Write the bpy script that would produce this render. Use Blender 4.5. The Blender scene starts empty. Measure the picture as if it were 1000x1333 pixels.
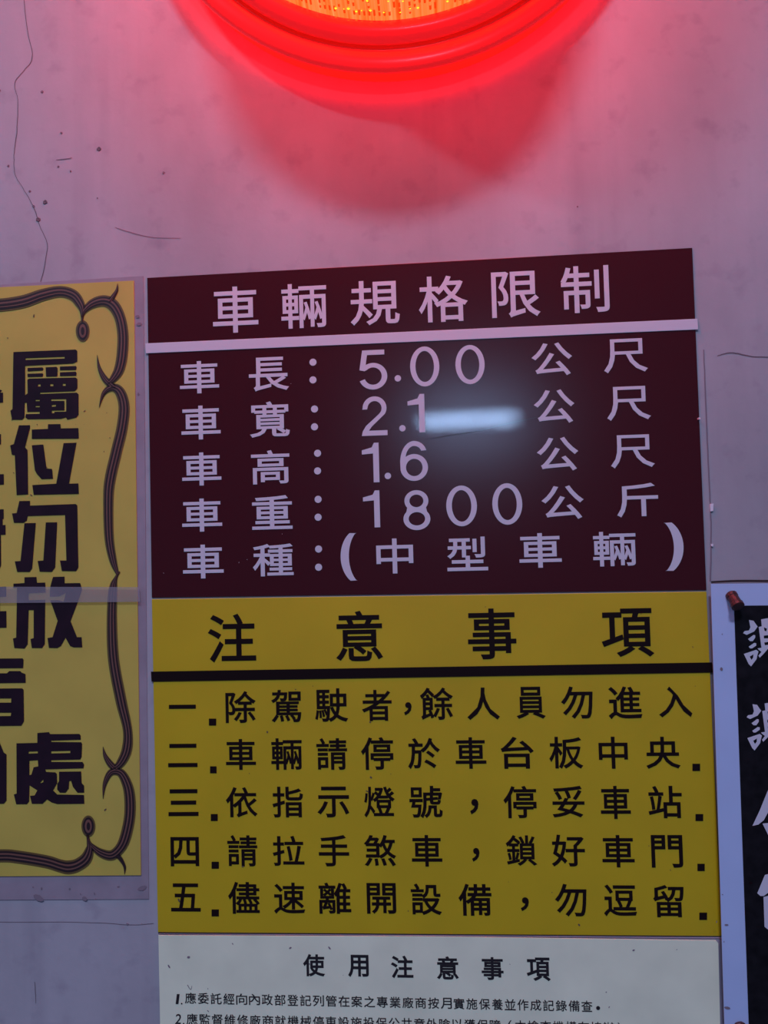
import bpy, bmesh, math, random
from mathutils import Vector, Matrix, Euler
random.seed(7)
SC = bpy.context.scene
COL = SC.collection
ZB = 1.55                                   # height of the sign joint above the floor
# ---------------------------------------------------------------- camera
F_PX = 1050.0
RX, RY, RZ = 1.609727, 0.026640, 0.074599
CAMX, CAMY, CAMZ = 0.24400, -0.65710, 0.04183
cam_d = bpy.data.cameras.new('camera'); cam = bpy.data.objects.new('camera', cam_d); COL.objects.link(cam)
cam.location = (CAMX, CAMY, CAMZ + ZB)
cam.rotation_euler = (RX, RY, RZ)
cam_d.sensor_fit = 'VERTICAL'; cam_d.sensor_height = 24.0; cam_d.lens = F_PX / 1333.0 * 24.0
cam_d.clip_start = 0.01
SC.camera = cam
# ---------------------------------------------------------------- world, lights, exposure
w = bpy.data.worlds.new('world'); SC.world = w; w.use_nodes = True
w.node_tree.nodes['Background'].inputs[0].default_value = (0.36, 0.48, 1.0, 1)
w.node_tree.nodes['Background'].inputs[1].default_value = 0.13
SC.view_settings.view_transform = 'Standard'; SC.view_settings.look = 'None'
SC.view_settings.gamma = 1.0; SC.view_settings.use_curve_mapping = False
SC.view_settings.exposure = 0.0
def area(name, loc, target, sx, sy, power, col):
    d = bpy.data.lights.new(name, 'AREA'); d.shape = 'RECTANGLE'; d.size = sx; d.size_y = sy
    d.energy = power; d.color = col
    o = bpy.data.objects.new(name, d); COL.objects.link(o); o.location = loc
    o.rotation_euler = (Vector(target) - Vector(loc)).to_track_quat('-Z', 'Y').to_euler()
    return o
# the far tube that mirrors in the brown sign, and the two ceiling tubes near the wall
area('far_tube_light', (0.54, -8.0, ZB + 1.34), (0.25, 0, ZB), 1.0, 0.05, 26.0, (0.40, 0.60, 1.0))
area('ceiling_tube_light', (0.24, -3.30, ZB + 4.15), (0.25, 0, ZB), 0.80, 0.30, 140.0, (0.60, 0.66, 1.0))
area('side_tube_light', (-1.30, -1.6, ZB + 2.15), (0.1, 0, ZB), 0.40, 0.12, 15.0, (0.66, 0.70, 1.0))

# ---------------------------------------------------------------- placing helpers
CM = Euler((RX, RY, RZ)).to_matrix(); CP = Vector((CAMX, CAMY, CAMZ + ZB))
def at(px, py, d=0.0):
    """point of the wall plane (or of a plane d metres in front of it) measured from the photograph"""
    r = CM @ Vector(((px - 500) / F_PX, -(py - 666.5) / F_PX, -1.0))
    t = (-d - CP.y) / r.y
    return CP + r * t
def tag(o, label=None, cat=None, group=None, kind=None):
    if label: o['label'] = label
    if cat: o['category'] = cat
    if group: o['group'] = group
    if kind: o['kind'] = kind
    return o
def empty(name, loc):
    o = bpy.data.objects.new(name, None); COL.objects.link(o); o.location = loc; o.empty_display_size = .05
    return o
class MB:
    def __init__(s): s.v = []; s.f = []
    def add(s, vs, fs):
        n = len(s.v); s.v += [tuple(v) for v in vs]; s.f += [tuple(i + n for i in f) for f in fs]
    def slab(s, quad, d0, d1):
        """four wall-plane points (clockwise seen from the front: TL,TR,BR,BL) made into a slab from depth d0 to d1"""
        fr = [Vector((q.x, -d1, q.z)) for q in quad]; bk = [Vector((q.x, -d0, q.z)) for q in quad]
        s.add(fr + bk, [(3, 2, 1, 0), (4, 5, 6, 7), (0, 1, 5, 4), (1, 2, 6, 5), (2, 3, 7, 6), (3, 0, 4, 7)])
    def build(s, name, mat, parent=None, bevel=0, smooth=False, loc=None):
        base = parent_world(parent) if parent else Vector(loc or (0, 0, 0))
        me = bpy.data.meshes.new(name); me.from_pydata([tuple(Vector(v) - base) for v in s.v], [], s.f); me.update()
        bm = bmesh.new(); bm.from_mesh(me); bmesh.ops.recalc_face_normals(bm, faces=bm.faces)
        bm.to_mesh(me); bm.free()
        if smooth: me.polygons.foreach_set('use_smooth', [True] * len(me.polygons))
        me.materials.append(mat)
        o = bpy.data.objects.new(name, me); COL.objects.link(o)
        if parent: o.parent = parent
        else: o.location = base
        if bevel:
            b = o.modifiers.new('bevel', 'BEVEL'); b.width = bevel; b.segments = 2; b.limit_method = 'ANGLE'
        return o
def parent_world(p):
    v = Vector(p.location)
    while p.parent: p = p.parent; v += p.location
    return v
# ---------------------------------------------------------------- materials
def mat(name, col, rough=.6, var=0.0, vscale=8.0, bump=0.0, bscale=200.0, spec=.5, coat=0, coat_rough=.1, emit=None, estr=0):
    m = bpy.data.materials.new(name); m.use_nodes = True; nt = m.node_tree; b = nt.nodes['Principled BSDF']
    b.inputs['Base Color'].default_value = (*col, 1); b.inputs['Roughness'].default_value = rough
    b.inputs['Specular IOR Level'].default_value = spec
    b.inputs['Coat Weight'].default_value = coat; b.inputs['Coat Roughness'].default_value = coat_rough
    if emit: b.inputs['Emission Color'].default_value = (*emit, 1); b.inputs['Emission Strength'].default_value = estr
    g = nt.nodes.new('ShaderNodeNewGeometry')
    if var:
        n = nt.nodes.new('ShaderNodeTexNoise'); n.inputs['Scale'].default_value = vscale; n.inputs['Detail'].default_value = 6
        nt.links.new(g.outputs['Position'], n.inputs['Vector'])
        r = nt.nodes.new('ShaderNodeValToRGB'); r.color_ramp.elements[0].position = .3; r.color_ramp.elements[1].position = .7
        r.color_ramp.elements[0].color = (*[c * (1 - var) for c in col], 1)
        r.color_ramp.elements[1].color = (*[min(1, c * (1 + var)) for c in col], 1)
        nt.links.new(n.outputs['Fac'], r.inputs['Fac']); nt.links.new(r.outputs['Color'], b.inputs['Base Color'])
    if bump:
        n = nt.nodes.new('ShaderNodeTexNoise'); n.inputs['Scale'].default_value = bscale; n.inputs['Detail'].default_value = 3
        nt.links.new(g.outputs['Position'], n.inputs['Vector'])
        bp = nt.nodes.new('ShaderNodeBump'); bp.inputs['Strength'].default_value = bump; bp.inputs['Distance'].default_value = .001
        nt.links.new(n.outputs['Fac'], bp.inputs['Height']); nt.links.new(bp.outputs['Normal'], b.inputs['Normal'])
        nt.links.new(bp.outputs['Normal'], b.inputs['Coat Normal'])
    return m
def film(name, col, fac, rough=.3):
    m = mat(name, col, rough, var=.12, vscale=40); nt = m.node_tree
    t = nt.nodes.new('ShaderNodeBsdfTransparent'); x = nt.nodes.new('ShaderNodeMixShader'); x.inputs[0].default_value = fac
    nt.links.new(t.outputs[0], x.inputs[1]); nt.links.new(nt.nodes['Principled BSDF'].outputs[0], x.inputs[2])
    nt.links.new(x.outputs[0], nt.nodes['Material Output'].inputs[0])
    return m
M = {}
M['brown'] = mat('brown_vinyl', (.052, .005, .0075), .19, bump=.012, bscale=1100, spec=.34, coat=.34, coat_rough=.022)
M['yellow'] = mat('yellow_vinyl', (.56, .40, .005), .5, var=.06, vscale=14, bump=.05, bscale=400)
M['board_edge'] = mat('board_edge', (.10, .05, .05), .7)
M['white_letter'] = mat('white_letter_vinyl', (.62, .60, .66), .45)
M['black_letter'] = mat('dark_brown_letter_vinyl', (.010, .004, .004), .5, spec=.15)
M['black_ink'] = mat('black_ink', (.012, .008, .010), .6)
M['poster'] = mat('yellow_poster_paper', (.56, .44, .075), .5, var=.07, vscale=18)
M['maroon_ink'] = mat('maroon_ink', (.016, .004, .010), .35, var=.3, vscale=60)
M['olive_ink'] = mat('olive_ink', (.125, .075, .022), .5)
M['dark_ink'] = mat('dark_line_ink', (.020, .008, .010), .5)
M['mauve_ink'] = mat('mauve_brown_ink', (.17, .075, .055), .5)
M['film_edge'] = mat('clear_film_over_paint', (.32, .265, .30), .35, var=.10, vscale=45)
M['tape'] = film('clear_tape', (.40, .38, .42), .30)
M['card'] = mat('white_card', (.84, .87, .62), .5, var=.07, vscale=22)
M['card_edge'] = mat('laminate_margin', (.33, .30, .36), .35)
M['frame'] = mat('white_board_face', (.46, .57, .82), .5, var=.04, vscale=20)
M['black_board'] = mat('black_board_face', (.009, .008, .010), .5, var=.4, vscale=120, spec=.12)
M['rust'] = mat('rusty_iron', (.055, .012, .010), .45, var=.5, vscale=200)
M['crack'] = mat('crack_dark', (.15, .115, .13), .9)
M['stain'] = mat('brown_stain', (.22, .17, .20), .9)
M['chip'] = mat('white_chip', (.75, .70, .75), .8)
M['seam'] = mat('dark_seam', (.03, .02, .02), .8)

# wall: painted plaster, soft blotches and faint drips
def wall_mat():
    m = mat('painted_plaster', (.40, .38, .41), .85, bump=.25, bscale=90); nt = m.node_tree; b = nt.nodes['Principled BSDF']
    g = nt.nodes.new('ShaderNodeNewGeometry')
    mp = nt.nodes.new('ShaderNodeMapping'); mp.inputs['Scale'].default_value = (3, 3, 1.6)
    n = nt.nodes.new('ShaderNodeTexNoise'); n.inputs['Scale'].default_value = 2.4; n.inputs['Detail'].default_value = 7; n.inputs['Roughness'].default_value = .55
    r = nt.nodes.new('ShaderNodeValToRGB')
    r.color_ramp.elements[0].position = .32; r.color_ramp.elements[0].color = (.33, .31, .335, 1)
    r.color_ramp.elements[1].position = .68; r.color_ramp.elements[1].color = (.45, .43, .46, 1)
    nt.links.new(g.outputs['Position'], mp.inputs[0]); nt.links.new(mp.outputs[0], n.inputs['Vector'])
    nt.links.new(n.outputs['Fac'], r.inputs[0])
    def mul(col_out, scale, nscale, det, lo, hi, c, off=(0, 0, 0)):
        q = nt.nodes.new('ShaderNodeMapping'); q.inputs['Scale'].default_value = scale; q.inputs['Location'].default_value = off
        nn = nt.nodes.new('ShaderNodeTexNoise'); nn.inputs['Scale'].default_value = nscale; nn.inputs['Detail'].default_value = det
        rr = nt.nodes.new('ShaderNodeValToRGB'); rr.color_ramp.elements[0].position = lo; rr.color_ramp.elements[0].color = (*c, 1)
        rr.color_ramp.elements[1].position = hi; rr.color_ramp.elements[1].color = (1, 1, 1, 1)
        mx = nt.nodes.new('ShaderNodeMix'); mx.data_type = 'RGBA'; mx.blend_type = 'MULTIPLY'; mx.inputs[0].default_value = 1
        nt.links.new(g.outputs['Position'], q.inputs[0]); nt.links.new(q.outputs[0], nn.inputs['Vector']); nt.links.new(nn.outputs['Fac'], rr.inputs[0])
        nt.links.new(col_out, mx.inputs[6]); nt.links.new(rr.outputs[0], mx.inputs[7]); return mx.outputs[2]
    o1 = mul(r.outputs[0], (22, 22, 1.3), 1.0, 4, .30, .46, (.88, .87, .89))          # drip streaks
    o2 = mul(o1, (1, 1, 1), 42, 5, .28, .44, (.86, .84, .87))                          # small mottling
    nt.links.new(o2, b.inputs['Base Color'])
    return m
M['wall'] = wall_mat()

# ---------------------------------------------------------------- wall
wb = MB(); wb.add([(-2.2, 0, 0), (2.8, 0, 0), (2.8, 0, 3.0), (-2.2, 0, 3.0), (-2.2, .12, 0), (2.8, .12, 0), (2.8, .12, 3.0), (-2.2, .12, 3.0)],
                  [(0, 1, 2, 3), (4, 5, 6, 7), (0, 1, 5, 4), (1, 2, 6, 5), (2, 3, 7, 6), (3, 0, 4, 7)])
wall = tag(wb.build('wall_back', M['wall']), kind='structure')

# ---------------------------------------------------------------- ribbons, outlines and letters
def catmull(pts, n=8):
    out = []
    P = [pts[0]] + list(pts) + [pts[-1]]
    for i in range(1, len(P) - 2):
        for k in range(n):
            t = k / n; a, b, c, d = P[i - 1], P[i], P[i + 1], P[i + 2]
            out.append(tuple(.5 * ((2 * b[j]) + (-a[j] + c[j]) * t + (2 * a[j] - 5 * b[j] + 4 * c[j] - d[j]) * t * t + (-a[j] + 3 * b[j] - 3 * c[j] + d[j]) * t ** 3) for j in range(len(b))))
    out.append(tuple(pts[-1])); return out
def ribbon(mb, pts, d, k=1.0, closed=False, n=8):
    pts = catmull(pts, n) if n else pts
    L = len(pts); vs = []
    for i, p in enumerate(pts):
        a = pts[i - 1] if (i or closed) else p; b = pts[(i + 1) % L] if (i < L - 1 or closed) else p
        dx, dy = b[0] - a[0], b[1] - a[1]; q = math.hypot(dx, dy) or 1
        h = p[2] * k / 2; nx, ny = -dy / q * h, dx / q * h
        vs += [at(p[0] + nx, p[1] + ny, d), at(p[0] - nx, p[1] - ny, d)]
    fs = [(2 * i, 2 * i + 1, 2 * i + 3, 2 * i + 2) for i in range(L - 1)]
    if closed: fs.append((2 * L - 2, 2 * L - 1, 1, 0))
    mb.add(vs, fs)
def to_mesh(o):
    dg = bpy.context.evaluated_depsgraph_get(); e = o.evaluated_get(dg); me = e.to_mesh()
    vs = [v.co.copy() for v in me.vertices]; fs = [tuple(p.vertices) for p in me.polygons]
    e.to_mesh_clear(); return vs, fs
_outl = bpy.data.curves.new('outline', 'CURVE'); _outl.dimensions = '2D'; _outl.fill_mode = 'BOTH'
_outo = bpy.data.objects.new('outline', _outl); COL.objects.link(_outo)
def outline(mb, polys, fn):
    """fill closed outlines (inner ones become holes), then place every vertex with fn(x, y)"""
    _outl.splines.clear()
    for p in polys:
        s = _outl.splines.new('POLY'); s.points.add(len(p) - 1)
        for i, (x, y) in enumerate(p): s.points[i].co = (x * .01, -y * .01, 0, 1)
        s.use_cyclic_u = True
    _outl.update_tag(); bpy.context.view_layer.update()
    vs, fs = to_mesh(_outo); mb.add([fn(v.x * 100, -v.y * 100) for v in vs], fs)
_txt = bpy.data.curves.new('glyph', 'FONT'); _txto = bpy.data.objects.new('glyph', _txt); COL.objects.link(_txto)
_txt.size = 1.0; _txt.resolution_u = 3
_cache = {}
def glyph_mesh(ch, off):
    if (ch, off) not in _cache:
        _txt.body = ch; _txt.bevel_depth = off; _txt.bevel_resolution = 0; _txt.update_tag(); bpy.context.view_layer.update()
        _cache[(ch, off)] = to_mesh(_txto)
    return _cache[(ch, off)]
def glyph(mb, ch, x0, y0, x1, y1, d, off=.012, slant=0, em=False):
    vs, fs = glyph_mesh(ch, off)
    if not vs: return
    ax, bx = min(v.x for v in vs), max(v.x for v in vs); ay, by = min(v.y for v in vs), max(v.y for v in vs)
    if em: ax, bx, ay, by = 0, 1, -.12, .88
    cx, cy = (x0 + x1) / 2, (y0 + y1) / 2
    c = at(cx, cy, d); W = (at(x1, cy, d) - at(x0, cy, d)).length; H = (at(cx, y1, d) - at(cx, y0, d)).length
    out = []
    for v in vs:
        u = (v.x - ax) / (bx - ax) - .5; t = (v.y - ay) / (by - ay) - .5
        out.append((c.x + u * W + slant * t * H, -d - (v.z - off) * .002, c.z + t * H))
    mb.add(out, fs)
def dot(mb, x, y, r, d, n=20):
    c = at(x, y, d); R = (at(x + r, y, d) - c).length
    mb.add([(c.x + R * math.cos(a * 2 * math.pi / n), -d, c.z + R * math.sin(a * 2 * math.pi / n)) for a in range(n)], [tuple(range(n))])

# ---------------------------------------------------------------- brown sign
def board(name, corners, d1, face, edge, root, bevel=.0003):
    q = [at(*c) for c in corners]
    m = MB(); m.slab(q, 0.0, d1); o = m.build(name, face, root, bevel=bevel)
    return o
TH = .0009
D1 = TH + .0003
vs_ = empty('vehicle_limit_sign', at(560, 770))
tag(vs_, 'dark brown sign with white lettering listing vehicle length, width, height and weight limits', 'sign')
board('backing_board', [(192, 362), (901, 323), (919.5, 768), (198, 778)], TH, M['brown'], None, vs_)
m = MB(); m.slab([at(190, 447.5), at(907.5, 415.5), at(908.5, 429.5), at(190.5, 460.5)], TH, TH + .0005)
tag(m.build('divider_strip', M['white_letter'], vs_, bevel=.0002), 'raised white strip under the heading')
m = MB()
for ch, b in zip('車輛規格限制', [(277, 373, 336, 433), (366, 369, 425, 427), (456, 365, 520, 423), (545, 359, 609, 419), (640, 353, 703, 413), (730, 346, 793, 407)]):
    m = MB(); glyph(m, ch, *b, D1, .010); m.build('character', M['white_letter'], vs_)
W_, DG = .012, .016
rows = [
 [('車', 234, 470, 285, 512), ('長', 324, 465, 376, 509), (':', 407.5, 471.5, 494.5), ('5', 468, 455.6, 504, 507), ('.', 518, 492.5), ('0', 534, 451, 572, 503), ('0', 593, 449, 631, 500), ('公', 692, 446, 745, 489), ('尺', 786, 441, 843, 485)],
 [('車', 236, 528, 287, 572), ('寬', 325, 522.5, 377, 569), (':', 409.5, 532.4, 555.6), ('2', 470.5, 516, 504, 567), ('.', 524, 557.5), ('1', 531, 513, 553, 563), ('公', 695, 507, 748, 551), ('尺', 790, 503, 847, 547)],
 [('車', 237, 589, 288, 632), ('高', 327, 586, 377, 630), (':', 413.5, 590, 613), ('1', 471.5, 576.5, 493.5, 628), ('.', 505, 619.5), ('6', 521, 574, 557, 626), ('公', 699, 569, 753, 613), ('尺', 795, 566, 852, 609)],
 [('車', 237, 649, 289, 692), ('重', 328, 645, 380.5, 689), (':', 414.2, 650, 673.3), ('1', 473, 638.5, 494.5, 686.6), ('8', 525, 638, 560, 690), ('0', 581, 632, 621, 685), ('0', 641, 629, 680, 683), ('公', 705, 632, 760, 676), ('斤', 803, 629, 857, 673)],
 [('車', 238, 709, 291, 753), ('種', 329, 708, 382, 750), (':', 414.8, 714.7, 738.4), ('(', 443.5, 694, 465, 756), ('中', 490, 701, 538, 746.5), ('型', 582, 699, 635, 743), ('車', 676, 694, 731, 739), ('輛', 772, 692, 828, 737), (')', 865, 680, 890, 743)],
]
# ---- sans-serif numerals and brackets drawn as strokes in a 36 x 52 box
def arc(cx, cy, rx, ry, a0, a1, n=18):
    return [(cx + rx * math.cos(math.radians(a0 + (a1 - a0) * i / n)), cy - ry * math.sin(math.radians(a0 + (a1 - a0) * i / n))) for i in range(n + 1)]
NUM = {
 '0': [arc(18, 26, 18, 26, 0, 360, 40)[:-1], arc(18, 26, 11.4, 20.2, 0, 360, 40)[:-1]],
 '8': [arc(18, 14, 16, 14, -38, 218, 26) + arc(18, 37.5, 18, 14.5, 140, 400, 30), arc(18, 14, 9.4, 8.2, 0, 360, 24)[:-1], arc(18, 37.3, 11, 8.7, 0, 360, 24)[:-1]],
 '1': [[(22, 0), (16, 0), (13, 6), (0, 9.5), (0, 15), (14.5, 14), (14.5, 52), (22, 52)]],
 '5': [[(5, 0), (33, 0), (33, 6.4), (11, 6.4), (9, 19.5)] + arc(18, 34.5, 18, 17.5, 118, -160, 30) + [(7.6, 38)] + arc(18, 34.3, 11, 11.4, -155, 132, 24) + [(7.5, 27.5), (1, 26)]],
 '2': [[(1.5, 17)] + arc(18.5, 15.5, 16.5, 15.5, 180, -32, 22) + [(14, 40), (10, 45.3), (35.5, 45.3), (35.5, 52), (0, 52), (1.5, 46), (6, 39), (24, 24)] + arc(18.5, 15.8, 9.7, 9.6, -35, 172, 18) + [(8.2, 17)]],
 '6': [arc(18.5, 17, 16.5, 17, 15, 85, 10) + arc(18.5, 28, 18.5, 28, 90, 180, 20) + arc(18, 34.5, 18, 17.5, 190, 485, 40) + arc(18.5, 25, 11.6, 18.5, 164, 95, 10) + arc(18.5, 15.2, 9.5, 8.7, 90, 15, 8), arc(18.2, 34.5, 10.8, 11.3, 0, 360, 28)[:-1]],
 '(': [[(36, 0)] + arc(44, 26, 44, 31, 122, 238, 20) + [(36, 52)] + arc(52, 26, 34, 31, 236, 124, 20)],
 ')': [[(0, 0)] + arc(-8, 26, 44, 31, 58, -58, 20) + [(0, 52)] + arc(-16, 26, 34, 31, -56, 56, 20)],
}
def numeral(mb, ch, x0, y0, x1, y1, d):
    pl = NUM[ch]; xs = [p[0] for q in pl for p in q]; ys = [p[1] for q in pl for p in q]
    ax, bx, ay, by = min(xs), max(xs), min(ys), max(ys)
    cx, cy = (x0 + x1) / 2, (y0 + y1) / 2
    c = at(cx, cy, d); W = (at(x1, cy, d) - at(x0, cy, d)).length; H = (at(cx, y1, d) - at(cx, y0, d)).length
    outline(mb, pl, lambda x, y: (c.x + ((x - ax) / (bx - ax) - .5) * W, -d, c.z - ((y - ay) / (by - ay) - .5) * H))
for row in rows:
    for it in row:
        m = MB(); ch = it[0]
        if ch == ':': dot(m, it[1], it[2], 4.6, D1); dot(m, it[1], it[3], 4.6, D1)
        elif ch == '.': dot(m, it[1], it[2], 4.2, D1)
        elif ch in NUM: numeral(m, *it, D1)
        else: glyph(m, *it, D1, W_)
        m.build('colon' if ch == ':' else 'full_stop' if ch == '.' else 'bracket' if ch in '()' else 'numeral' if ch in NUM else 'character', M['white_letter'], vs_)

# ---------------------------------------------------------------- yellow sign
ys_ = empty('parking_rules_sign', at(570, 1216))
tag(ys_, 'bright yellow sign with black heading, thick dark bar and five numbered rules in black', 'sign')
board('backing_board', [(198, 780), (919.5, 770), (939.5, 1218), (206, 1213)], TH, M['yellow'], None, ys_)
m = MB(); m.slab([at(197.3, 874), at(926, 862), at(927, 875), at(198, 887)], TH, TH + .0005)
tag(m.build('divider_bar', M['black_letter'], ys_), 'thick dark bar under the heading')
m = MB()
for ch, b in zip('注意事項', [(270.6, 799, 333, 862), (437, 795, 498, 860.5), (609, 792, 672, 858), (783, 792, 851, 855)]):
    m = MB(); glyph(m, ch, *b, D1, .014); m.build('character', M['black_letter'], ys_)
SQ = 's'
yr = [
 [('一', 219, 917, 257, 922.5), (SQ, 272.5, 935, 282, 944), ('除', 293.6, 899.6, 333, 941), ('駕', 353, 898, 392, 940), ('駛', 410, 896, 453, 939.5), ('者', 471, 898, 510, 938.5), ('，', 526, 914, 536, 931), ('餘', 547, 895, 590, 937), ('人', 608, 895, 650.5, 937), ('員', 672, 894, 710, 935.5), ('勿', 730.5, 893.5, 772, 935.5), ('進', 792, 893.5, 836, 936), ('入', 857.6, 893.5, 901, 933.6)],
 [('二', 219.6, 968, 257.7, 998), (SQ, 274, 997, 282.5, 1006), ('車', 294, 962, 333, 1002), ('輛', 353, 961, 393, 1002), ('請', 412, 960.6, 452, 1002), ('停', 470, 959.5, 512, 1002), ('於', 531, 960.6, 573, 1001), ('車', 593, 959.7, 633, 1000.6), ('台', 652, 959, 695, 1000.6), ('板', 715, 959, 759, 1000.6), ('中', 779.6, 959, 817.4, 1000.6), ('央', 841, 959, 885.6, 1000.6), (SQ, 901, 993.6, 911, 1003)],
 [('三', 220, 1027, 259, 1061.6), (SQ, 275, 1059, 284, 1068), ('依', 294, 1024.6, 335, 1064), ('指', 354.6, 1024, 394.6, 1064), ('示', 413, 1024, 454.5, 1064), ('燈', 474, 1024, 514, 1064), ('號', 533, 1023, 576, 1065), ('，', 612, 1040, 623, 1060), ('停', 655.5, 1023, 698.5, 1065), ('妥', 719, 1023, 761, 1064), ('車', 782, 1023, 821, 1066), ('站', 844, 1023, 888, 1065), (SQ, 905, 1059, 915, 1068)],
 [('四', 222, 1089.6, 259, 1127.7), (SQ, 276, 1121, 285.5, 1130), ('請', 296, 1087, 335, 1127.7), ('拉', 355, 1088, 396, 1127), ('手', 415, 1087, 454.5, 1127.7), ('煞', 474, 1087, 515.6, 1127.5), ('車', 536, 1087, 575.6, 1128), ('，', 614.6, 1103.7, 624.4, 1121.6), ('鎖', 658.7, 1087, 699, 1127), ('好', 718, 1086.5, 761.6, 1128), ('車', 784, 1087, 826, 1129), ('門', 848, 1087, 889, 1129.4), (SQ, 907.5, 1123.6, 917, 1133)],
 [('五', 222.5, 1150, 261, 1186.5), (SQ, 276, 1183, 285.5, 1192), ('儘', 297, 1148, 338, 1189.5), ('速', 356.5, 1149, 397, 1189.5), ('離', 415, 1149, 457, 1189.5), ('開', 477.5, 1149.5, 515.6, 1189.5), ('設', 535, 1150, 575, 1191), ('備', 597, 1150.5, 640, 1192), ('，', 678, 1168, 688.7, 1186), ('勿', 722.6, 1150.5, 764, 1193), ('逗', 786, 1151.5, 829, 1193), ('留', 850.6, 1152, 890.7, 1194), (SQ, 910, 1187, 920, 1196.5)],
]
for row in yr:
    for ch, x0, y0, x1, y1 in row:
        m = MB()
        if ch == SQ:
            q = [at(x0, y0), at(x1, y0), at(x1, y1), at(x0, y1)]; m.add([(p.x, -D1, p.z) for p in q], [(3, 2, 1, 0)])
        elif ch in '一二三':
            for k in range({'一': 1, '二': 2, '三': 3}[ch]):
                n = {'一': 1, '二': 2, '三': 3}[ch]; yy = y0 + 2.5 + (y1 - y0 - 5) * (k / (n - 1) if n > 1 else .5)
                ins = {0: 1.5, 1: 3 if n == 3 else 0, 2: 0}[k]
                q = [at(x0 + ins, yy - 2.6), at(x1 - ins, yy - 2.9), at(x1 - ins, yy + 2.3), at(x0 + ins, yy + 2.6)]
                m.add([(p.x, -D1, p.z) for p in q], [(3, 2, 1, 0)])
        else: glyph(m, ch, x0, y0, x1, y1, D1, .014)
        m.build('full_stop' if ch == SQ else 'comma' if ch == '，' else 'character', M['black_letter'], ys_)

# ---------------------------------------------------------------- white laminated placard
ws_ = empty('usage_notice_placard', at(570, 1390))
tag(ws_, 'pale laminated paper placard with small black text below the yellow sign', 'placard')
m = MB(); m.slab([at(207, 1214.5), at(940.5, 1219.5), at(945.5, 1400), at(210, 1400)], 0, .0010); m.build('laminate_margin', M['card_edge'], ws_, bevel=.0004)
m = MB()
q = [at(207.5, 1216), at(560, 1217.5), at(915, 1222.5), at(931, 1222.5), at(934, 1226), at(938, 1400), at(211, 1400)]
n_ = len(q); m.add([(p.x, -.0022, p.z) for p in q] + [(p.x, -.0014, p.z) for p in q], [tuple(range(n_))] + [(i, (i + 1) % n_, n_ + (i + 1) % n_, n_ + i) for i in range(n_)])
m.build('paper_sheet', M['card'], ws_)
DW = .0025
m = MB()
for ch, b in zip('使用注意事項', [(394.6, 1242, 423, 1271), (453, 1243, 480, 1272), (509, 1244, 538, 1273.5), (568.6, 1245, 597, 1275), (627, 1246, 655.5, 1275.7), (685.6, 1246.5, 716.8, 1277)]):
    m = MB(); glyph(m, ch, *b, DW, .022); m.build('character', M['black_ink'], ws_)
t1 = '應委託經向內政部登記列管在案之專業廠商按月實施保養並作成記錄備查。'
m = MB(); glyph(m, '1', 229.5, 1294, 233, 1307, DW, 0, slant=.15); dot(m, 236.5, 1306.5, 1, DW)
m.build('numeral', M['black_ink'], ws_)
for i, ch in enumerate(t1):
    m = MB(); cx = 248 + i * 16.65; cy = 1299.3 + (cx - 248) * .0205
    if ch == '。': dot(m, cx - 2, cy + 2, 2.6, DW)
    else: glyph(m, ch, cx - 7.2, cy - 7.2, cx + 7.2, cy + 7.2, DW, .008)
    m.build('character', M['black_ink'], ws_)
t2 = '應監督維修廠商就機械停車設施投保公共意外險以獲保障(本檢查機構有協辦)'
m = MB(); glyph(m, '2', 228.5, 1320, 236, 1333, DW, .004, slant=.15); dot(m, 239, 1332.5, 1, DW)
m.build('numeral', M['black_ink'], ws_)
for i, ch in enumerate(t2):
    m = MB(); cx = 250 + i * 16.45; cy = 1326.7 + (cx - 250) * .0205
    if ch in '()': glyph(m, ch, cx - (0 if ch == '(' else 5), cy - 7, cx + (5 if ch == '(' else 0), cy + 8, DW, .004)
    else: glyph(m, ch, cx - 7.2, cy - 7.2, cx + 7.2, cy + 7.2, DW, .008)
    m.build('character', M['black_ink'], ws_)

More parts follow.
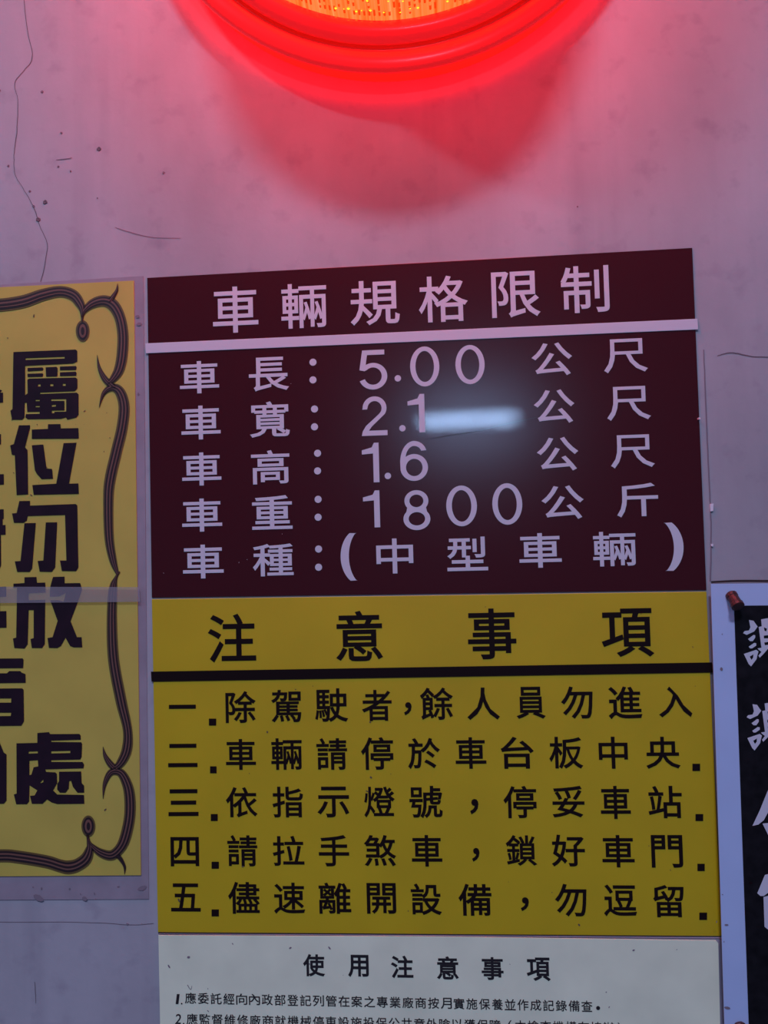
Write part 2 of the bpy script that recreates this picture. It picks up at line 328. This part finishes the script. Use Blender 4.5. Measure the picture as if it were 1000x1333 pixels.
# ---------------------------------------------------------------- yellow poster with scroll border, left
ps_ = empty('private_parking_poster', at(60, 1172))
tag(ps_, 'yellow laminated poster with heavy maroon characters and a brown scroll border', 'poster')
m = MB(); m.slab([at(-150, 380), at(187, 359.5), at(194, 1170), at(-150, 1172)], 0, .0006); m.build('laminate_margin', M['film_edge'], ps_)
m = MB(); m.slab([at(-150, 382), at(175, 366), at(184.3, 1138.5), at(-150, 1141)], .0006, .0014); m.build('paper_sheet', M['poster'], ps_)
DP = .0018
def Z(off):
    return lambda x, y: at(x / 8.3333, y / 8.3333 + off, DP)
CH = {
 440: [[(145,152),(820,125),(838,140),(838,255),(790,275),(272,300),(272,620),(300,600),(297,450),(320,440),(820,428),(840,445),(840,545),(810,575),(435,590),(435,607),(830,592),(852,610),(852,830),(830,860),(730,885),(715,860),(660,875),(300,880),(275,860),(280,825),(430,822),(430,798),(295,800),(290,700),(268,700),(265,860),(240,885),(130,885),(112,790),(135,770)],
   [(275,217),(700,201),(700,222),(275,238)], [(412,500),(440,500),(440,525),(412,525)], [(545,497),(578,497),(578,522),(545,522)], [(680,494),(712,494),(712,518),(680,518)],
   [(385,668),(430,668),(430,684),(385,684)], [(385,735),(435,735),(430,750),(385,750)], [(555,662),(718,660),(718,798),(590,800),(590,815),(562,815),(562,785),(698,783),(698,682),(555,682)], [(562,724),(610,722),(605,742),(562,746)],
   [(297,325),(460,318),(470,330),(465,350),(300,360)], [(297,388),(460,382),(470,395),(460,418),(300,422)], [(495,318),(610,312),(625,325),(622,415),(500,418)], [(650,310),(820,303),(832,315),(825,345),(650,348)], [(650,372),(820,365),(832,380),(825,408),(650,412)]],
 545: [[(205,72),(325,70),(325,100),(270,310),(298,340),(305,820),(180,828),(160,395),(128,390),(110,290),(150,275)], [(345,118),(520,110),(520,60),(655,58),(660,105),(850,102),(855,215),(345,218)],
   [(345,288),(470,280),(505,540),(565,545),(575,650),(450,655),(400,600),(378,560)], [(690,265),(830,260),(748,705),(850,702),(855,815),(365,825),(350,720),(610,705)]],
 645: [[(210,60),(325,58),(325,110),(820,92),(838,105),(850,780),(825,820),(670,818),(650,705),(720,705),(705,210),(300,222),(290,270),(255,295),(150,295),(130,195),(180,190)],
   [(265,300),(388,298),(348,790),(320,828),(185,828),(160,715),(222,710)], [(497,292),(620,290),(598,780),(560,828),(430,825),(408,710),(470,705)]],
 740: [[(265,95),(395,92),(400,155),(490,152),(495,260),(310,268),(310,345),(490,340),(485,820),(455,862),(345,862),(330,765),(365,755),(365,450),(310,450),(300,820),(265,868),(155,862),(140,760),(175,750),(185,205),(145,210),(145,165),(265,158)],
   [(575,92),(700,88),(700,160),(870,158),(890,225),(835,385),(765,570),(835,745),(885,745),(892,855),(800,855),(760,840),(710,750),(660,840),(620,862),(530,860),(515,755),(570,745),(625,570),(545,345),(640,345),(690,360),(715,265),(640,300),(540,305),(545,200),(555,160)]],
 940: [[(405,118),(530,108),(545,130),(860,128),(875,145),(875,190),(555,200),(555,215),(880,218),(890,235),(885,375),(870,405),(555,412),(555,432),(895,432),(912,460),(905,500),(490,512),(500,540),(600,545),(615,560),(620,660),(575,740),(620,785),(910,790),(915,885),(620,888),(560,870),(510,838),(460,885),(345,885),(325,800),(375,795),(405,740),(320,685),(315,860),(290,890),(175,890),(150,785),(180,775),(178,230),(405,225)],
   [(310,318),(410,315),(410,338),(310,342)], [(318,418),(410,412),(415,480),(365,490),(340,570),(318,575)], [(555,315),(762,310),(762,335),(555,340)], [(435,655),(470,620),(470,650),(445,662)],
   [(640,538),(880,535),(885,660),(912,690),(912,765),(840,765),(790,700),(770,635),(750,640),(745,720),(710,765),(650,765),(620,730),(622,670),(640,640)]],
 845: [[(-560,105),(245,100),(255,115),(250,205),(-560,212)], [(-560,262),(75,262),(100,238),(220,238),(235,255),(275,270),(278,365),(-560,375)], [(-400,430),(240,425),(255,440),(260,780),(230,830),(-400,838)], [(-270,535),(122,533),(120,580),(-270,582)], [(-270,690),(122,688),(115,725),(-270,730)]],
}
for off, polys in CH.items():
    m = MB(); outline(m, polys, Z(off)); m.build('character', M['maroon_ink'], ps_)
for ch, b in [('專', (-92, 459, 3.5, 545)), ('車', (-92, 559, 4.5, 645)), ('請', (-92, 657, 7, 745)), ('停', (-92, 756, 8, 843))]:
    m = MB(); glyph(m, ch, *b, DP, .045); m.build('character', M['maroon_ink'], ps_)
m = MB(); outline(m, [[(-500,130),(-30,130),(0,230),(40,330),(70,350),(70,850),(40,885),(-500,890)], [(-400,230),(-180,230),(-180,800),(-400,800)]], Z(940)); m.build('character', M['maroon_ink'], ps_)
scroll = [
 [(-60,393,15),(-20,396,15),(0,397,15),(30,392.5,15),(55,384,14),(78,379.5,13),(95,384,13),(104,395,11),(107,404,7),(107,413,3)],
 [(107,418,2.5),(107.5,410,4),(111,403,7),(121,395,11),(135,391.5,13),(147,397,14),(156,413,13),(160,436,13),(159,462,13),(155,481,12),(148,492.5,9),(140,500,4)],
 [(142,394,7),(147,386.5,5.5),(151,380,4),(152.5,376,3),(153,369,.4)],
 [(126.5,462,.4),(129,478,4),(135,491,7),(142,499,8),(150,505,6)],
 [(129,530,.4),(135,512,5),(146,504.5,9),(156,510,12),(161.5,529,13),(159,556,13),(151.5,588,13),(143.5,623,13),(141,650,12),(142,699,11),(147,729,9),(153,747,4)],
 [(156,744,1),(151,752,4),(147,768,10),(145.6,811,12),(148,860,13),(157.5,912,13),(166,950,11),(165,976,12),(156.5,994,10),(147,1001,4)],
 [(134,972,.4),(137,984,5),(144,995,8),(152,1002,7)],
 [(134,1039.5,.4),(136.5,1020,5),(144.5,1005.5,8),(157,1006,10),(165.5,1021,12),(169,1039.5,13),(168.5,1065,13),(162.5,1092,13),(155,1106,12),(144.5,1113.5,12),(131,1110,10),(120.5,1102,6),(116,1096,4),(114,1087,3)],
 [(114,1087,3),(115,1096,4),(116.7,1104,9),(112,1117.5,14),(101,1126,15),(89,1129,16),(78,1127,15),(60,1121.6,15),(24,1115.6,15),(0,1114,15),(-60,1117,15)],
 [(150,1111,6),(156,1117,5.5),(160.5,1124,4),(162.5,1130,3),(162,1138,.4)],
]
for nm, k, mt, dd in (('border_outer_line', 1.12, 'olive_ink', 0), ('border_dark_line', .80, 'dark_ink', .00025), ('border_inner_line', .46, 'mauve_ink', .0005), ('border_centre_line', .17, 'dark_ink', .00075)):
    m = MB()
    for s in scroll:
        if k < .8 and max(p[2] for p in s) < 7: continue
        ribbon(m, s, DP + dd, k)
    for cx, cy, rx, ry in ((107.6, 430.8, 6, 10.5), (115, 1075.5, 6, 11)):
        e = {1.12: (9, 14), .80: (6.9, 11.6), .46: (4.6, 8.8), .17: (2.2, 5.2)}[k]
        pp = [at(cx + e[0] * math.cos(a * math.pi / 16), cy + e[1] * math.sin(a * math.pi / 16), DP + dd) for a in range(32)]
        m.add(pp, [tuple(range(32))])
    m.build(nm, M[mt], ps_)
m = MB(); m.slab([at(-150, 763), at(183, 764), at(184.5, 783), at(-150, 786)], .0032, .0034)
tag(m.build('tape_strip', M['tape'], ps_), 'clear tape strip across the poster')

# ---------------------------------------------------------------- white board with black panel, right
ts_ = empty('thank_you_board', at(1010, 1400))
tag(ts_, 'white board with black panel and white brush characters, cut off by the right edge', 'sign')
TB = .009
m = MB(); m.slab([at(926.5, 759.5), at(1180, 757), at(1210, 1400), at(947, 1400)], 0.0, TB - .0008); m.build('board_edge', M['seam'], ts_)  # near-black edge: shade of the gap put into the colour, with the adhesive
m = MB(); c0 = TB - .0008
def slabd(m, cs, d0, d1):
    q = [at(x, y, d1) for x, y in cs]; m.slab(q, d0, d1)
slabd(m, [(925.5, 760), (1180, 757.5), (1210, 1400), (945.5, 1400)], c0, TB); m.build('white_face', M['frame'], ts_)
m = MB(); slabd(m, [(956, 788.5), (1150, 787), (1180, 1400), (977.5, 1400)], TB, TB + .0006); m.build('black_panel', M['black_board'], ts_)
DT = TB + .001
def ZR(off, dx=0, dy=0):
    return lambda x, y: at(x / 11.111 + 910 + dx, y / 11.111 + off + dy, DT)
xie = [[(725,635),(790,645),(850,730),(800,800),(690,850),(640,825),(660,795),(725,785),(745,740)], [(710,910),(790,850),(815,855),(815,890),(780,940),(740,940)],
 [(720,1020),(800,965),(830,970),(830,1005),(770,1045),(740,1045)],
 [(650,1125),(830,1065),(862,1090),(845,1150),(835,1200),(755,1305),(720,1270)], [(735,1165),(790,1130),(785,1180),(760,1210)],
 [(865,735),(910,725),(900,625),(1000,608),(1010,690),(1110,700),(1110,1000),(1000,1050),(940,1120),(880,1180),(862,1150),(905,1095),(862,1062),(848,1045),(905,1035)],
 [(940,740),(985,760),(975,800),(950,790)], [(940,860),(1040,850),(1040,900),(940,900)], [(945,960),(1040,945),(1030,990),(955,1000)],
 [(1140,780),(1500,740),(1510,800),(1400,815),(1410,1180),(1340,1250),(1290,1190),(1340,1150),(1330,825),(1150,840)], [(1180,900),(1240,930),(1270,1010),(1220,1020)]]
for dx, dy in ((0, 0), (4.6, 109.5)):
    m = MB(); outline(m, xie, ZR(750, dx, dy)); m.build('character', M['white_letter'], ts_)
m = MB(); outline(m, [[(775,722),(880,500),(990,230),(1080,60),(1150,60),(1300,420),(1480,650),(1380,700),(1230,520),(1110,260),(1060,420),(940,640),(860,705)],
  [(920,690),(1300,650),(1320,700),(1270,1000),(1060,1010),(1000,850)], [(1060,760),(1220,740),(1200,920),(1090,930)]], ZR(1010)); m.build('character', M['white_letter'], ts_)
m = MB(); outline(m, [[(955,210),(1040,190),(1100,230),(1040,400),(1000,470),(940,515),(890,515),(845,475)], [(935,530),(1050,500),(1060,960),(1000,1000),(950,960)],
  [(1160,230),(1240,260),(1210,350),(1500,330),(1500,390),(1330,410),(1330,500),(1470,490),(1470,550),(1330,560),(1330,650),(1480,640),(1480,710),(1330,720),(1330,1000),(1260,1000),(1260,420),(1150,480),(1110,440)]], ZR(1120)); m.build('character', M['white_letter'], ts_)
# iron pins that hold the board
def pin(px, py, label=None):
    c = at(px, py, TB); m = MB(); n = 14
    prof = [(0, .0030), (.0015, .0046), (.004, .0046), (.0045, .0042), (.0105, .0044), (.0112, .0050), (.0138, .0050), (.0145, .0036)]
    ax = Vector((.16, -.70, -.70)).normalized(); u = ax.cross(Vector((0, 0, 1))).normalized(); v = ax.cross(u)
    vs = [c + Vector((0, .001, .001)) + ax * l + (u * math.cos(a * 2 * math.pi / n) + v * math.sin(a * 2 * math.pi / n)) * r for l, r in prof for a in range(n)]
    fs = [(i * n + a, i * n + (a + 1) % n, (i + 1) * n + (a + 1) % n, (i + 1) * n + a) for i in range(len(prof) - 1) for a in range(n)]
    fs += [tuple(range((len(prof) - 1) * n, len(prof) * n)), tuple(range(n))]
    m.add(vs, fs); return m.build('screw', M['rust'], ts_, smooth=False)
pin(951.5, 774); pin(962, 1334)

# ---------------------------------------------------------------- cracks, holes and chips of the wall (relief of the plaster)
def wallpart(name, mt, fn, label=None):
    m = MB(); fn(m); o = m.build(name, M[mt], wall); 
    if label: o['label'] = label
    return o
jit = lambda pts, s: [(x + random.uniform(-s, s), y + random.uniform(-s, s), w_) for x, y, w_ in catmull(pts, 6)]
wallpart('crack', 'crack', lambda m: ribbon(m, jit([(30,-10,1.2),(36,40,1.3),(42,75,1.4),(31,92,1.0),(19,108,1.3),(23,130,1),(22,170,1.4),(20,187,1.5),(18,205,1),(20,228,1),(30,245,1),(40,262,1.2),(47,278,1.8),(52,295,1.2),(61,315,1.3),(60,335,1.2),(53,367,1.5)], .35), .0003, .62, n=0))
wallpart('crack', 'crack', lambda m: ribbon(m, jit([(934,463,1),(950,459,1.4),(965,461,1.6),(980,464,1.3),(1010,465,1.2)], .3), .0003, .8, n=0))
wallpart('crack', 'crack', lambda m: ribbon(m, jit([(-10,1200,.8),(120,1201,.8),(170,1204,1),(200,1202,1)], .3), .0003, .6, n=0))
wallpart('crack', 'crack', lambda m: ribbon(m, jit([(45,1278,1),(46,1290,1.3),(46.5,1306,.6)], .2), .0003, .6, n=0))
wallpart('crack', 'stain', lambda m: ribbon(m, jit([(73,208,.8),(85,207,1.4),(94,205,.8)], .2), .0003, .8, n=0))
wallpart('crack', 'stain', lambda m: ribbon(m, jit([(150,296,.8),(172,303,1.2),(200,309,.8),(235,310,.8)], .2), .0003, .7, n=0))
for x, y, r in ((55,119.5,2.2),(129,194,3),(80,173,1.8),(59,263,3.2),(50,286,3.6),(44,268.5,2),(39,249,1.6),(76,217,1.5),(92,223,1.3),(0,118,1.6),(213,225,1.8),(127,258,1),(166,1203,1.6),(752,269,.9),(11,216,1.8)):
    def hole(m, x=x, y=y, r=r):
        c = at(x, y); R = r * .00062; n = 12
        rr = [R * random.uniform(.8, 1.2) for _ in range(n)]
        ring = lambda k, d: [(c.x + rr[a] * k * math.cos(a * 2 * math.pi / n), -d, c.z + rr[a] * k * math.sin(a * 2 * math.pi / n)) for a in range(n)]
        m.add(ring(1, .0002) + ring(.7, .0006) + [(c.x, -.0003, c.z)], [(a, (a + 1) % n, n + (a + 1) % n, n + a) for a in range(n)] + [(n + a, n + (a + 1) % n, 2 * n) for a in range(n)])
    wallpart('nail_hole', 'crack' if r > 2.9 else 'stain', hole)
for q in ([(924,656),(928.5,655.5),(928,665),(924.5,666)], [(925,708),(928,708),(928,711.5),(925.5,711)], [(907.5,544.5),(909.5,544.5),(909.5,547),(907.5,546.5)]):
    wallpart('paint_chip', 'chip', lambda m, q=q: m.slab([at(*p) for p in q], 0, .0045 if q[0][0] < 910 else .0012))
wallpart('glue_residue', 'stain', lambda m: ribbon(m, jit([(916,455,1.5),(919,520,2),(922,600,2),(925,660,2),(926,700,2),(925,757,2.5)], .3), .0003, .9, n=0))
wallpart('joint_seam', 'seam', lambda m: ribbon(m, [(926,757.5,2.5),(960,756,3),(1010,756,3),(1100,755,3)], .0004, .8))
def seam2(m): ribbon(m, [(206,1214.3,2.5),(300,1215,2.2),(420,1215.5,2.2),(560,1216.5,2),(700,1217.5,2),(860,1219,1.6),(938,1219.5,1.2)], .0026, .8)
m = MB(); seam2(m); m.build('top_dark_line', M['seam'], ws_)  # thin dark line along the placard's top edge

def specks(root, mt, n, box, d, rmin=.5, rmax=1.3, name='dirt_specks', fixed=()):
    m = MB(); pts = [(random.uniform(box[0], box[2]), random.uniform(box[1], box[3]), random.uniform(rmin, rmax)) for _ in range(n)] + list(fixed)
    for x, y, r in pts:
        c = at(x, y, d); an = random.uniform(0, 3.14); st = random.uniform(1, 2.2); rr = r * .00058
        vs = []
        for a in range(8):
            u, v = math.cos(a * math.pi / 4) * rr * st, math.sin(a * math.pi / 4) * rr * random.uniform(.7, 1)
            vs.append((c.x + u * math.cos(an) - v * math.sin(an), -d, c.z + u * math.sin(an) + v * math.cos(an)))
        m.add(vs, [tuple(range(8))])
    tag(m.build(name, M[mt], root), kind='stuff')
M['speck'] = mat('dirt_speck', (.13, .09, .05), .9)
specks(ys_, 'speck', 14, (215, 790, 925, 1205), D1, .4, .8, fixed=((482, 940, 1.2), (483, 1012, 1.6), (478, 1030, 1.0), (233, 1172, 1.6), (754, 1204, 1.5), (348, 953, 1.3), (316, 1128, 1.2)))
specks(ps_, 'speck', 22, (2, 520, 150, 680), DP, .3, .9, fixed=((10, 440, 1), (137, 1054, 1.1), (44, 411, 1.3), (110, 535, .9)))
specks(ws_, 'stain', 10, (225, 1225, 920, 1330), DW, .4, .8, fixed=((245.5, 1246, 1.8), (378, 1234, 1.2), (429, 1234, 1.2), (825, 1237, 1.2), (220, 1258, 1.3)))
specks(ts_, 'stain', 4, (930, 770, 950, 1320), TB + .0003, .4, .8, fixed=((939.5, 871, 2.2), (946, 1204, 1.4), (947, 1312, 2)))
specks(vs_, 'chip', 5, (205, 470, 900, 760), D1, .25, .4)
specks(ps_, 'stain', 6, (5, 1145, 185, 1168), .0010, .6, 1.4, 'laminate_dirt', fixed=((185, 1156, 4), (110, 1170, 3.5), (50, 1169, 4.5), (179, 412, 3), (181, 422, 3), (180, 513, 1.6), (120, 1137, 1.2)))
m = MB(); ribbon(m, [(556, 572, .6), (590, 566, 1.0), (622, 561, 1.0), (655, 553, .9), (700, 543, .5)], D1, .7); m.build('scratch', M['seam'], vs_)
m = MB(); ribbon(m, [(244, 1282, 1.4), (248, 1288, .9), (250, 1283, .6)], DW, .7); m.build('scratch', M['stain'], ws_)

# ---------------------------------------------------------------- red warning lamp
HB = .030
LC = at(507, -243, HB); PX = (at(508, -243, HB) - LC).length           # lamp centre and the size of one pixel there
cx, cz = LC.x, LC.z
lamp = empty('warning_lamp', (cx, 0, cz - .2))
tag(lamp, 'large round red signal lamp glowing orange, fixed to the wall above the signs', 'lamp')
def red_plastic(name, col, e, s):
    return mat(name, col, .28, emit=e, estr=s, coat=.3, coat_rough=.15)
M['lamp_ring'] = red_plastic('red_plastic_lit', (.55, .015, .02), (1, .010, .012), .62)
M['lamp_groove'] = red_plastic('red_plastic_deep', (.35, .006, .006), (1, .008, .004), .42)
M['lamp_base'] = red_plastic('red_plastic_base', (.4, .004, .004), (1, .0007, .0003), 13.0)  # extra glow added so red spreads over the wall around the rim
def lathe(prof, a0=0, a1=360, n=128):
    """profile of (radius, distance from wall) revolved about the lamp axis"""
    m = MB(); full = (a1 - a0) >= 360; N = n if full else n + 1
    vs = [(cx + r * math.cos(math.radians(a0 + (a1 - a0) * i / n)), -d, cz + r * math.sin(math.radians(a0 + (a1 - a0) * i / n))) for r, d in prof for i in range(N)]
    fs = []
    for k in range(len(prof) - 1):
        for i in range(n):
            j = (i + 1) % N; fs.append((k * N + i, k * N + j, (k + 1) * N + j, (k + 1) * N + i))
    m.add(vs, fs); return m
R = lambda px: px * PX
lathe([(R(296), HB - .009), (R(333), HB - .009), (R(339), HB - .006), (R(339), HB - .002), (R(336), HB), (R(318), HB + .001), (R(314), HB)]).build('housing_rim', M['lamp_ring'], lamp, smooth=True)
tag(lathe([(R(327), 0), (R(331), HB - .012), (R(328), HB - .009), (R(296), HB - .009)]).build('base_glow_ring', M['lamp_base'], lamp), 'deep red translucent base ring, extra glow added to light the wall')
lathe([(R(315), HB), (R(312), HB - .004), (R(308), HB - .004), (R(306), HB + .001)]).build('rim_groove', M['lamp_groove'], lamp, smooth=True)
lathe([(R(307), HB), (R(303), HB + .006), (R(292), HB + .009), (R(282), HB + .007), (R(277), HB + .001), (R(276), HB - .006)]).build('lens_ring', M['lamp_ring'], lamp, smooth=True)
def lens_mat():
    m = bpy.data.materials.new('amber_lens_lit'); m.use_nodes = True; nt = m.node_tree; b = nt.nodes['Principled BSDF']
    b.inputs['Base Color'].default_value = (.6, .12, .03, 1); b.inputs['Roughness'].default_value = .2
    g = nt.nodes.new('ShaderNodeNewGeometry')
    mp = nt.nodes.new('ShaderNodeMapping'); mp.inputs['Scale'].default_value = (330, 1, 60)
    n = nt.nodes.new('ShaderNodeTexNoise'); n.inputs['Scale'].default_value = 1; n.inputs['Detail'].default_value = 2
    r = nt.nodes.new('ShaderNodeValToRGB')
    r.color_ramp.elements[0].position = .34; r.color_ramp.elements[0].color = (1, .005, .0004, 1)
    r.color_ramp.elements[1].position = .47; r.color_ramp.elements[1].color = (1, .012, .002, 1)
    e = r.color_ramp.elements.new(.62); e.color = (1, .015, .004, 1)
    e = r.color_ramp.elements.new(.74); e.color = (1, .024, .0075, 1)
    nt.links.new(g.outputs['Position'], mp.inputs[0]); nt.links.new(mp.outputs[0], n.inputs['Vector'])
    nt.links.new(n.outputs['Fac'], r.inputs[0]); nt.links.new(r.outputs[0], b.inputs['Emission Color'])
    b.inputs['Emission Strength'].default_value = 17.0
    return m
M['lens'] = lens_mat(); M['bead'] = mat('light_bead', (1, .5, .1), .3, emit=(1, .12, .004), estr=9); M['tick'] = mat('lens_rib', (.3, .03, .01), .4, emit=(1, .07, .004), estr=.7)
# the lens is a deep ribbed drum with a rounded nose
LP = [(272, HB - .006), (270, HB), (266, HB + .02), (260, HB + .05), (252, HB + .08), (243, HB + .105), (230, HB + .122), (205, HB + .135), (160, HB + .142), (80, HB + .146), (1, HB + .147)]
lathe([(R(a), b) for a, b in LP], n=128).build('lens', M['lens'], lamp, smooth=True)
def drum(ang, d, lift):
    for (r0, d0), (r1, d1) in zip(LP, LP[1:]):
        if d0 <= d <= d1: r = r0 + (r1 - r0) * (d - d0) / (d1 - d0); break
    r = R(r) + lift
    return Vector((cx + r * math.cos(ang), -d, cz + r * math.sin(ang)))
mt_, mbd = MB(), MB()
NR = 260
for i in range(NR):
    a = i * 2 * math.pi / NR
    d = HB + .002
    while d < HB + .10:
        ln = random.uniform(.002, .007)
        if random.random() < .66:
            hw = .0009 / R(270)
            mt_.add([drum(a - hw, d, .0003), drum(a, d, .0009), drum(a + hw, d, .0003), drum(a + hw, d + ln, .0003), drum(a, d + ln, .0009), drum(a - hw, d + ln, .0003)], [(0, 1, 4, 5), (1, 2, 3, 4)])
        d += ln + random.uniform(.001, .004)
for k in range(9):
    d = HB + .006 + k * .0105; n_ = 190
    for i in range(n_):
        a = (i + random.uniform(-.3, .3)) * 2 * math.pi / n_
        if random.random() < .34 + .5 * max(0, math.sin(i * .33 + k * 2.1)):
            s_ = random.uniform(.0004, .0012); c = drum(a, d + random.uniform(-.0015, .0015), .0006)
            t_ = Vector((-math.sin(a), 0, math.cos(a))) * s_ * 1.3; y_ = Vector((0, -1, 0)) * s_; o_ = Vector((math.cos(a), 0, math.sin(a))) * s_
            mbd.add([c + t_, c + y_, c - t_, c - y_, c + o_], [(0, 1, 4), (1, 2, 4), (2, 3, 4), (3, 0, 4)])
tag(mt_.build('lens_ribs', M['tick'], lamp), kind='stuff')
tag(mbd.build('light_beads', M['bead'], lamp), kind='stuff')

for o in (_outo, _txto): bpy.data.objects.remove(o)
